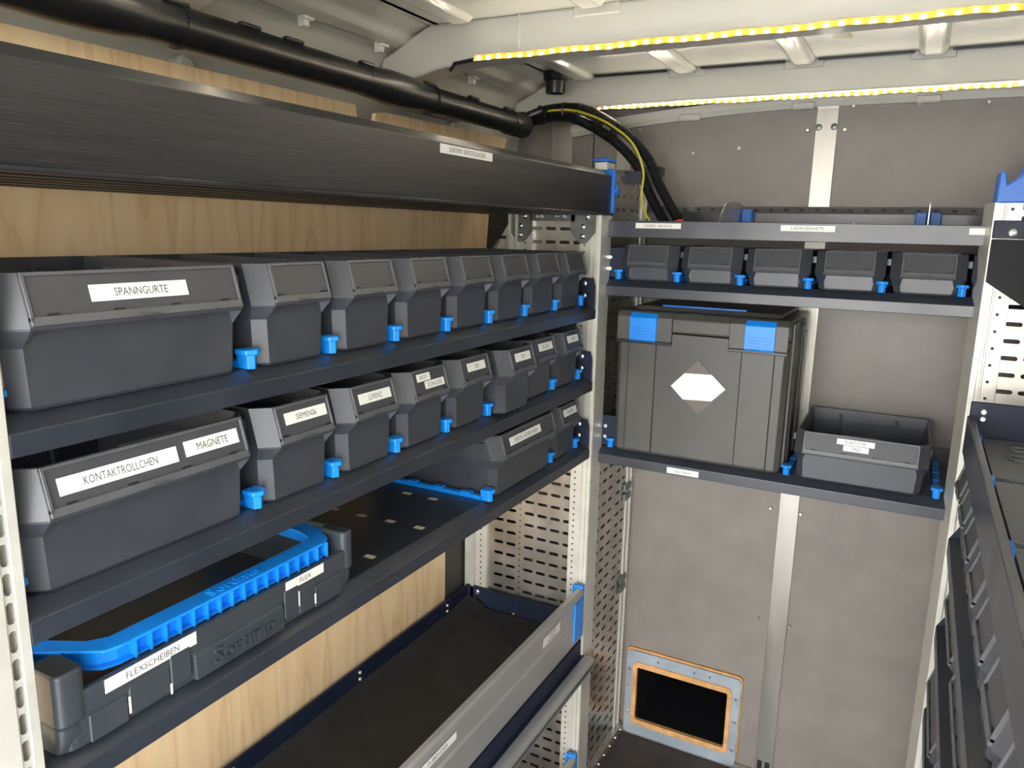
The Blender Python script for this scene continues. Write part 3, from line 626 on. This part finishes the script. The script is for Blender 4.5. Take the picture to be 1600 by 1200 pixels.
# ================================================================== BINS (local frame: front towards -y, width along x)
def contour(w_, yf, c, z, yb, g): return [(-w_/2, yb, z), (-w_/2, yf+c, z), (-w_/2+c, yf, z), (-g, yf, z), (g, yf, z), (w_/2-c, yf, z), (w_/2, yf+c, z), (w_/2, yb, z)]
def make_bin(W, D, HH, name='storage_bin'):
    root = bpy.data.objects.new(name, None); COL.objects.link(root); ORG[root] = Vector((0, 0, 0)); root.empty_display_size = .05
    Wb = W-.016; f = .018; g = W/2-.0265
    def C(w_, yf, c, z, yb=D, dz=0, ds=None):      # dz lowers the corner, ds the side, below the front
        P = contour(w_, yf, c, z, yb, g); ds = dz if ds is None else ds
        return [(x, y, zz-(0 if i in (3, 4) else (dz if i in (1, 2, 5, 6) else ds))) for i, (x, y, zz) in enumerate(P)]
    L = [C(Wb-.012, f+.004, .0140, 0), C(Wb-.006, f+.001, .0145, .004), C(Wb, f, .0145, HH-.0565, D, .0165), C(W-.001, .001, .021, HH-.0545, D, 0, .002), C(W, 0, .0215, HH-.052, D, 0, .002),
         C(W-.002, .015, .0220, HH), C(W-.012, .019, .0210, HH, D-.005), C(W-.022, .034, .0210, HH-.030, D-.007), C(Wb-.014, f+.008, .012, .008, D-.010)]
    MB().loft(L).build('body', m_bin, root, local=True, bevel=.0009, seg=2)
    # slanted front: label window, its frame, chin
    up = Vector((0, .015, .052)).normalized(); n = Vector((1, 0, 0)).cross(up); a0 = Vector((0, 0, HH-.052))
    ww = W-.052
    def pl(u, v): return a0+Vector((u, 0, 0))+up*v
    L = .0541
    mb = MB()
    for (u, v, a, b) in ((0, .006, ww/2+.004, .0045), (0, L-.002, ww/2+.004, .002), (-ww/2-.002, L/2+.002, .002, L/2-.004), (ww/2+.002, L/2+.002, .002, L/2-.004)):
        mb.obox(pl(u, v)+n*.0015, (1, 0, 0), up, n, a, b, .0024)
    mb.build('window_frame', m_binf, root, local=True, bevel=.0006)
    mb = MB(); mb.obox(pl(0, L/2+.003)+n*.0006, (1, 0, 0), up, n, ww/2, L/2-.007, .0008); mb.build('label_window', m_binw, root, local=True)
    mb = MB()
    for u in ([-.42*ww, .42*ww] if W < .2 else [-.42*ww, -.14*ww, .14*ww, .42*ww]):
        mb.obox(pl(u, .0118)+n*.0018, (1, 0, 0), up, n, .006, .0013, .0006)
    mb.obox(pl(0, L+.0015), (1, 0, 0), up, n, ww*.16, .0015, .002)
    stuff(mb.build('window_notches', m_dark, root, local=True))
    for sx in (-1, 1):
        MB().box(min(sx*W/2, sx*(W/2+.006)), max(sx*W/2, sx*(W/2+.0035)), .040, .056, HH-.030, HH-.014).build('side_lug', m_bin, root, local=True, bevel=.001)
    lettering('Sortimo', root, Vector((0, -.0022, HH-.0475)), (1, 0, 0), up, .026, .006, m_bin, local=True, thick=.0009, name='embossed_name')
    for x in ((0,) if W < .2 else (-.07, .07)):
        MB().box(x-.004, x+.004, D-.018, D-.006, .03, HH-.012).build('inner_rib', m_bin, root, local=True)
    return root, (pl, up, n, L, ww)
def bin_label(root, geo, u, v, w_, h_, lines, tw=.62, lab=None, th=.5):
    pl, up, n, L, ww = geo
    # the placed bin may be turned: labels are made in its local frame
    o = sticker(root, pl(u, v)+n*.0019, (1, 0, 0), up, w_, h_, lines, tw, local=True, lab=lab, th=th); return o
single, gS = make_bin(.150, .335, .136)
double, gD = make_bin(.302, .335, .136)
R90 = math.pi/2
BX = -.739
PIT = .158
def left_bin(k, row, x=BX, tmpl=None, y=None):
    z = (-.186, -.379, -.565)[row]
    lab, lines = LB[(row, k)]
    dbl = (row, k) in ((0, 0), (1, 0), (2, 5))
    yc = .551 if k == 0 else (.790+PIT*(k-1))
    if (row, k) == (2, 5): yc = 1.503
    b = place(double if dbl else single, (x, yc, z), R90, lab, 'bin', ('bins on the top shelf', 'bins on the middle shelf', 'bins on the third shelf')[row])
    for (u, v, w_, h_, tx, tw) in lines: bin_label(b, gD if dbl else gS, u, v, w_, h_, tx, tw)
    return b
LB = {(0, 0): ('wide dark grey bin with a SPANNGURTE label at the near end of the top shelf', [(-.004, .030, .118, .0175, ['SPANNGURTE'], .55)])}
ordi = ['', 'first narrow bin beside the wide SPANNGURTE bin', 'second narrow bin from the wide SPANNGURTE bin', 'third narrow bin from the wide SPANNGURTE bin', 'fourth narrow bin from the wide SPANNGURTE bin',
        'third narrow bin from the far post', 'second narrow bin from the far post', 'narrow bin right beside the far post']
for k in range(1, 8): LB[(0, k)] = ('unlabelled bin on the top left shelf, '+ordi[k], [])
mid = [('wide dark grey bin with KONTAKTROLLCHEN and MAGNETE labels on the middle shelf', [(-.044, .030, .142, .0185, ['KONTAKTROLLCHEN'], .62), (.078, .032, .080, .0185, ['MAGNETE'], .58)]),
       ('dark grey bin labelled SIEMENS on the middle left shelf', [(.004, .034, .082, .0165, ['SIEMENSk'], .5)]),
       ('dark grey bin labelled LORENZ on the middle left shelf', [(.002, .032, .080, .0165, ['LORENZ'], .42)]),
       ('dark grey bin with two stacked labels ROT and SCHLOSS on the middle left shelf', [(-.018, .040, .040, .0135, ['ROT'], .5), (.012, .025, .060, .0135, ['SCHLOSS'], .75)]),
       ('dark grey bin labelled SGB, fifth on the middle left shelf', [(.004, .034, .066, .0165, ['SGB'], .22)]),
       ('dark grey bin labelled TSP pulled forward over the edge of the middle left shelf', [(.002, .034, .068, .0175, ['TSP'], .24)]),
       ('dark grey bin labelled BOLZEN partly behind the pulled-out bin on the middle left shelf', [(.002, .034, .072, .0175, ['BOLZEN'], .45)]),
       ('dark grey bin labelled WP beside the far post on the middle left shelf', [(.002, .034, .064, .0175, ['WP'], .22)])]
for k, a in enumerate(mid): LB[(1, k)] = a
LB[(2, 5)] = ('wide shallow-looking bin labelled VERSCHL. SICHERUNGEN on the third shelf', [(-.020, .032, .150, .0175, ['VERSCHL. SICHERUNGEN'], .75)])
LB[(2, 7)] = ('narrow bin with a PLATE label beside the far post on the third shelf', [(.002, .034, .078, .0175, ['PLATE'], .42)])
for k in range(8): left_bin(k, 0)
for k in range(8): left_bin(k, 1, x=BX+(.022 if k == 5 else 0))
left_bin(5, 2, x=BX+.004); left_bin(7, 2)
# ---- blue shelf dividers
def make_div(L, name='shelf_divider'):
    root = bpy.data.objects.new(name, None); COL.objects.link(root); ORG[root] = Vector((0, 0, 0)); root.empty_display_size = .03
    MB().box(-.0075, .0075, .02, L, 0, .009).build('rail', m_blue, root, local=True, bevel=.001)
    MB().prism([(-.0125, 0), (-.0125, .022), (.0125, .022), (.0125, 0), (0, -.007)], 'z', .019, .026).build('arrow_head', m_blue, root, local=True, bevel=.0012)
    MB().prism([(-.0075, .003), (-.0075, .024), (.0075, .024), (.0075, .003), (0, -.002)], 'z', 0, .019).build('stem', m_blue, root, local=True, bevel=.0008)
    for k in range(4): MB().box(-.0085, .0085, .05+k*.07, .075+k*.07, .009, .013).build('rail_lug', m_blue, root, local=True, bevel=.001)
    return root
dv = make_div(.33)
n1 = ['behind the near post', 'beside the wide SPANNGURTE bin', 'after the first narrow bin', 'after the second narrow bin', 'after the third narrow bin', 'after the fourth narrow bin', 'before the second last bin', 'before the last bin', 'next to the far post']
for row, z, nm in ((0, -.186, 'top left shelf'), (1, -.379, 'middle left shelf')):
    for k in range(-1, 8):
        y = .712+PIT*k if k >= 0 else .392
        if row == 1: n = n1[k+1].replace('SPANNGURTE', 'KONTAKTROLLCHEN')
        else: n = n1[k+1]
        place(dv, (-.757, y, z), R90, 'small blue divider clip on the %s, %s' % (nm, n), 'divider', 'blue dividers on the '+nm)
place(dv, (-.748, 1.342, -.565), R90, 'long blue divider rail lying open on the third left shelf', 'divider', 'blue dividers on the third left shelf')
place(dv, (-.757, 1.661, -.565), R90, 'small blue divider clip on the third left shelf between its two bins', 'divider', 'blue dividers on the third left shelf')
place(dv, (-.757, 1.818, -.565), R90, 'small blue divider clip on the third left shelf next to the far post', 'divider', 'blue dividers on the third left shelf')
# ---- back rack bins
low, gL = make_bin(.1515, .30, .091)
on = ['left end', 'second from the left', 'third from the left, under the LADEGERAETE label', 'fourth from the left', 'fifth from the left', 'right end, mostly hidden by the cream upright']
for k in range(6):
    place(low, (-.6265+.1605*k, 1.925, -.1225), 0, 'low grey bin on the middle rear shelf, '+on[k], 'bin', 'low bins on the rear shelf')
for k in range(6):
    n = ['at its left end', 'right of the first bin', 'right of the second bin', 'right of the third bin', 'right of the fourth bin', 'beside the cream upright'][k]
    place(dv, (-.712+.1595*k, 1.945, -.1225), 0, 'blue divider clip on the middle rear shelf, '+n, 'divider', 'blue dividers on the rear shelves')
kun, gK = make_bin(.296, .325, .121)
kb = place(kun, (-.080, 1.925, -.588), 0, 'wide open bin labelled KUNSTSTOFF TEILE on the lower rear shelf', 'bin', None)
bin_label(kb, gK, -.010, .040, .083, .0135, ['KUNSTSTOFF'], .55, th=.55); bin_label(kb, gK, -.008, .0255, .056, .0135, ['TEILE'], .35, th=.55)
for x, n in ((-.712, 'left of the big case'), (-.242, 'between the big case and the KUNSTSTOFF bin'), (.090, 'right of the KUNSTSTOFF bin')):
    place(dv, (x, 1.945, -.588), 0, 'blue divider rail on the lower rear shelf, '+n, 'divider', 'blue dividers on the rear shelves')
# ---- right rack bins
rb, gR = make_bin(.152, .30, .165)
for k in range(9):
    place(rb, (.110, 1.635-.158*k, -.590), -R90, 'small grey bin under the right tray lip, ' + ['farthest from the doors', 'second from the far end', 'third from the far end', 'fourth from the far end', 'fifth from the far end', 'sixth from the far end', 'seventh from the far end', 'eighth from the far end', 'nearest the doors'][k], 'bin', 'small bins on the right rack')
    place(dv, (.150, 1.635-.079-.158*k, -.590), -R90, 'blue divider under the right tray lip, ' + ['after the farthest bin', 'after the second bin', 'after the third bin', 'after the fourth bin', 'after the fifth bin', 'after the sixth bin', 'after the seventh bin', 'after the eighth bin', 'nearest the doors'][k], 'divider', 'blue dividers on the right rack')
rd, gRD = make_bin(.302, .30, .141)
for k in range(4):
    place(rd, (.116, 1.49-.318*k, -.785), -R90, 'wide grey bin on the second right shelf, ' + ['farthest from the doors', 'second from the far end', 'third from the far end', 'nearest the doors'][k], 'bin', 'wide bins on the right rack')
for k in range(4):
    place(rd, (.108, 1.52-.318*k, -.98), -R90, 'wide grey bin on the third right shelf, ' + ['farthest from the doors', 'second from the far end', 'third from the far end', 'nearest the doors'][k], 'bin', 'wide bins low on the right rack')
fc = thing('flat_case', 'flat dark case with a blue front edge low on the right rack', 'case', (.25, .95, -1.158))
MB().box(.108, .42, .60, 1.45, -1.158, -1.07).build('case_body', m_case, fc, bevel=.006, seg=2)
MB().box(.100, .108, .62, 1.43, -1.09, -1.075).build('blue_edge', m_dblue, fc, bevel=.003, seg=2)
MB().box(.110, .418, .602, 1.448, -1.068, -1.055).build('lid', m_case, fc, bevel=.004, seg=2)

# ================================================================== BIG CASE ON THE LOWER REAR SHELF
bc = thing('stacking_case', 'large dark grey plastic case with two blue latches and a white sticker', 'case', (-.48, 2.1, -.588))
cx0, cx1, cy, cb_, ct = -.702, -.258, 1.938, -.588, -.200
mb = MB()
L = []
for z, d in ((cb_, .006), (cb_+.006, .002), (-.262, 0), (-.256, 0)):
    L.append([(x, y, z) for x, y in [(cx0+.012+d, cy+d), (cx1-.012-d, cy+d), (cx1-d, cy+.012+d), (cx1-d, 2.255), (cx0+d, 2.255), (cx0+d, cy+.012+d)]])
mb.loft(L); bd = mb.build('body', m_case, bc, bevel=.0015, seg=2)
for x in (-.668, -.592, -.372, -.292): MB().box(x-.0009, x+.0009, cy-.0006, cy+.004, cb_+.004, -.262).build('panel_groove', m_dark, bd)
for x0, x1 in ((-.667, -.593), (-.371, -.293)): MB().box(x0, x1, cy-.0022, cy+.004, cb_+.008, -.285).build('front_rib', m_case, bd, bevel=.001)
mb = MB(); mb.prism([(cy+.002, -.254), (cy-.001, -.250), (cy-.001, -.218), (cy+.014, -.202), (2.255, -.202), (2.255, -.254)], 'x', cx0+.001, cx1-.001)
ld = mb.build('lid', m_case, bc, bevel=.003, seg=2)
MB().prism([(cy+.05, -.202), (cy+.06, -.192), (2.23, -.192), (2.24, -.202)], 'x', cx0+.03, cx1-.03).build('lid_top', m_case, ld, bevel=.002)
MB().box(-.60, -.38, cy+.06, cy+.075, -.192, -.187).build('blue_lid_bar', m_dblue, ld, bevel=.001)
for a, b, c, d in ((-.700, -.551, -.664, -.591), (-.405, -.262, -.366, -.293)):
    MB().prism([(cy-.004, -.284), (cy-.010, -.278), (cy-.010, -.216), (cy+.004, -.203), (cy+.004, -.284)], 'x', a, b).build('latch_housing', m_case, bc, bevel=.002, seg=2)
    MB().box(a, b, cy-.0112, cy-.004, -.287, -.279).build('housing_lip', m_black, bc, bevel=.001)
    lt = MB().prism([(cy-.010, -.281), (cy-.0145, -.276), (cy-.0145, -.218), (cy+.001, -.2055), (cy+.004, -.2055), (cy-.004, -.281)], 'x', c, d).build('latch', m_blue, bc, bevel=.0012)
    for k in range(4): MB().box(c+.008, d-.008, cy-.0152, cy-.0143, -.270+k*.008, -.2685+k*.008).build('grip_line', m_dblue, lt)
dm = MB().prism([(-.478, -.318), (-.403, -.388), (-.470, -.459), (-.545, -.392)], 'y', cy-.0028, cy-.0002).build('diamond_sticker', m_brown, bc)
MB().prism([(-.512, -.355), (-.441, -.352), (-.404, -.386), (-.438, -.421), (-.512, -.425), (-.546, -.392)], 'y', cy-.0034, cy-.0026).build('white_sticker', m_label, bc)
for y0, y1 in ((cy+.03, cy+.05), (cy+.09, cy+.105), (cy+.2, cy+.215)):
    MB().box(cx1-.002, cx1+.006, y0, y1, cb_+.01, -.21).build('side_rib', m_case, bc, bevel=.002)
MB().box(cx1-.002, cx1+.008, cy+.12, cy+.19, -.262, -.225).build('side_handle', m_case, bc, bevel=.003)

# ================================================================== OPEN CRATE WITH BLUE HANDLE
ck = thing('open_tool_crate', 'open dark grey plastic crate with bright blue carrying frame, near end of third shelf', 'crate', (-.92, .65, -.565))
fx, ya, yb, zb, zt = -.747, .412, .890, -.564, -.497
def rbox(x0, x1, y0, y1, r, z, n=4):
    P = []
    for cxx, cyy, a0 in ((x1-r, y1-r, 0), (x0+r, y1-r, 90), (x0+r, y0+r, 180), (x1-r, y0+r, 270)):
        for i in range(n+1):
            a = math.radians(a0+90*i/n); P.append((cxx+r*math.cos(a), cyy+r*math.sin(a), z))
    return P
mb = MB()
mb.loft([rbox(-1.10, fx-.004, ya+.006, yb-.006, .016, zb), rbox(-1.10, fx-.002, ya+.003, yb-.003, .016, zb+.03), rbox(-1.10, fx-.002, ya+.003, yb-.003, .016, zt), rbox(-1.095, fx-.007, ya+.008, yb-.008, .012, zt), rbox(-1.09, fx-.010, ya+.012, yb-.012, .012, zb+.006)])
bdy = mb.build('body', m_crate, ck, bevel=.001, seg=2)
# raised rim plate on the front, higher corner blocks
MB().box(fx-.005, fx, ya+.028, yb-.020, -.528, zt).build('front_band', m_crate, bdy, bevel=.0015, seg=2)
for y0, y1, nm in ((ya, ya+.034, 'corner_column'), (yb-.024, yb, 'corner_column')):
    L = [rbox(fx-.050, fx+.002, y0, y1, .010, z) for z in (-.530, -.468)]
    mb = MB(); mb.loft(L); mb.build(nm, m_crate, ck, smooth=True, bevel=.003, seg=2)
    L = [rbox(fx-.048, fx-(.002 if z > -.55 else .008), y0+.001, y1-.001, .010, z) for z in (-.564, -.545, -.531)]
    mb = MB(); mb.loft(L); mb.build('lower_corner', m_crate, ck, smooth=True, bevel=.002)
MB().box(-1.10, fx-.048, ya, ya+.012, -.500, -.468).build('end_wall', m_crate, ck, bevel=.003); MB().box(-1.10, fx-.048, yb-.012, yb, -.500, -.468).build('end_wall', m_crate, ck, bevel=.003)
for y0, y1, z0, z1, t in ((.446, .492, zb, -.531, .001), (.494, .548, zb+.006, -.522, .0016), (.549, .578, zb+.010, -.512, .0025), (.738, .766, zb+.010, -.510, .0025), (.768, .800, zb+.006, -.520, .0016), (.802, .862, zb, -.530, .001)):
    MB().box(fx-.004, fx-.001+t, y0, y1, z0, z1).build('front_panel', m_crate, bdy, bevel=.0012)
for y, z0, z1 in ((.4935, -.555, -.534), (.5485, -.562, -.548), (.767, -.545, -.522), (.801, -.556, -.54)):
    MB().box(fx+.0003, fx+.0012, y-.0012, y+.0012, z0, z1).build('pale_edge', m_label, bdy)
pq = MB().prism([(fx-.004, -.524), (fx+.004, -.528), (fx+.0055, -.582+.02), (fx-.004, -.562)], 'y', .582, .733).build('name_plaque', m_crate, bdy, bevel=.0015, seg=2)
up = Vector((-.0015, 0, .034)).normalized()
lettering('Sortimo', pq, (fx+.0050, .662, -.5435), (0, 1, 0), up, .104, .021, m_crate, thick=.0022, name='embossed_name')
sticker(bdy, (fx+.0006, .527, -.5065), (0, 1, 0), (0, 0, 1), .122, .0165, ['FLEXSCHEIBEN'], .58)
sticker(bdy, (fx+.0006, .781, -.5055), (0, 1, 0), (0, 0, 1), .078, .0145, ['FLEX'], .30)
# blue frame: path round the opening
hx = -.757
path = [(-1.06, .426), (-.84, .430), (hx-.006, .478), (hx, .496), (hx, .835), (hx-.008, .852), (-.80, .875), (-.86, .882), (-1.06, .882)]
inner = [(-1.06, .452), (-.845, .458), (-.800, .482), (-.787, .502), (-.787, .825), (-.793, .838), (-.82, .848), (-.87, .852), (-1.06, .852)]
zt2, zb2 = -.4735, -.4995
mb = MB(); L = []
for (a, b), (c, d) in zip(path, inner): L.append([(a, b, zt2), (a, b, zt2-.004), (c, d, zt2-.004), (c, d, zt2)])
mb.loft(L); bf = mb.build('blue_frame', m_blue, ck, bevel=.0015, seg=2)
mb = MB(); L = []
for i, ((a, b), (c, d)) in enumerate(zip(path, inner)):
    a2, b2 = a+(c-a)*.16, b+(d-b)*.16; a3, b3 = a+(c-a)*.50, b+(d-b)*.50
    L.append([(a3, b3, zt2-.004), (a3, b3, zb2), (a2, b2, zb2), (a2, b2, zb2+.003), (a3+(a2-a3)*.2, b3+(b2-b3)*.2, zb2+.003), (a3+(a2-a3)*.2, b3+(b2-b3)*.2, zt2-.004)])
mb.loft(L).build('web', m_blue, bf)
y = .515
while y < .86:
    MB().box(hx-.016, hx-.001, y-.0013, y+.0013, zb2, zt2-.003).build('cross_rib', m_blue, bf); y += .0205
MB().obox((-.80, .452, (zt2+zb2)/2), (.8, .6, 0), (-.6, .8, 0), (0, 0, 1), .0012, .010, .012).build('cross_rib', m_blue, bf)
lettering('Sortimo', bf, (-.772, .672, zt2+.0003), (0, 1, 0), (-1, 0, 0), .085, .017, m_blue, thick=.0012, name='embossed_name')


# remove the templates that were only copied
def kill(o):
    for c in kids(o): kill(c)
    bpy.data.objects.remove(o)
for t in (single, double, low, kun, rb, rd, dv): kill(t)
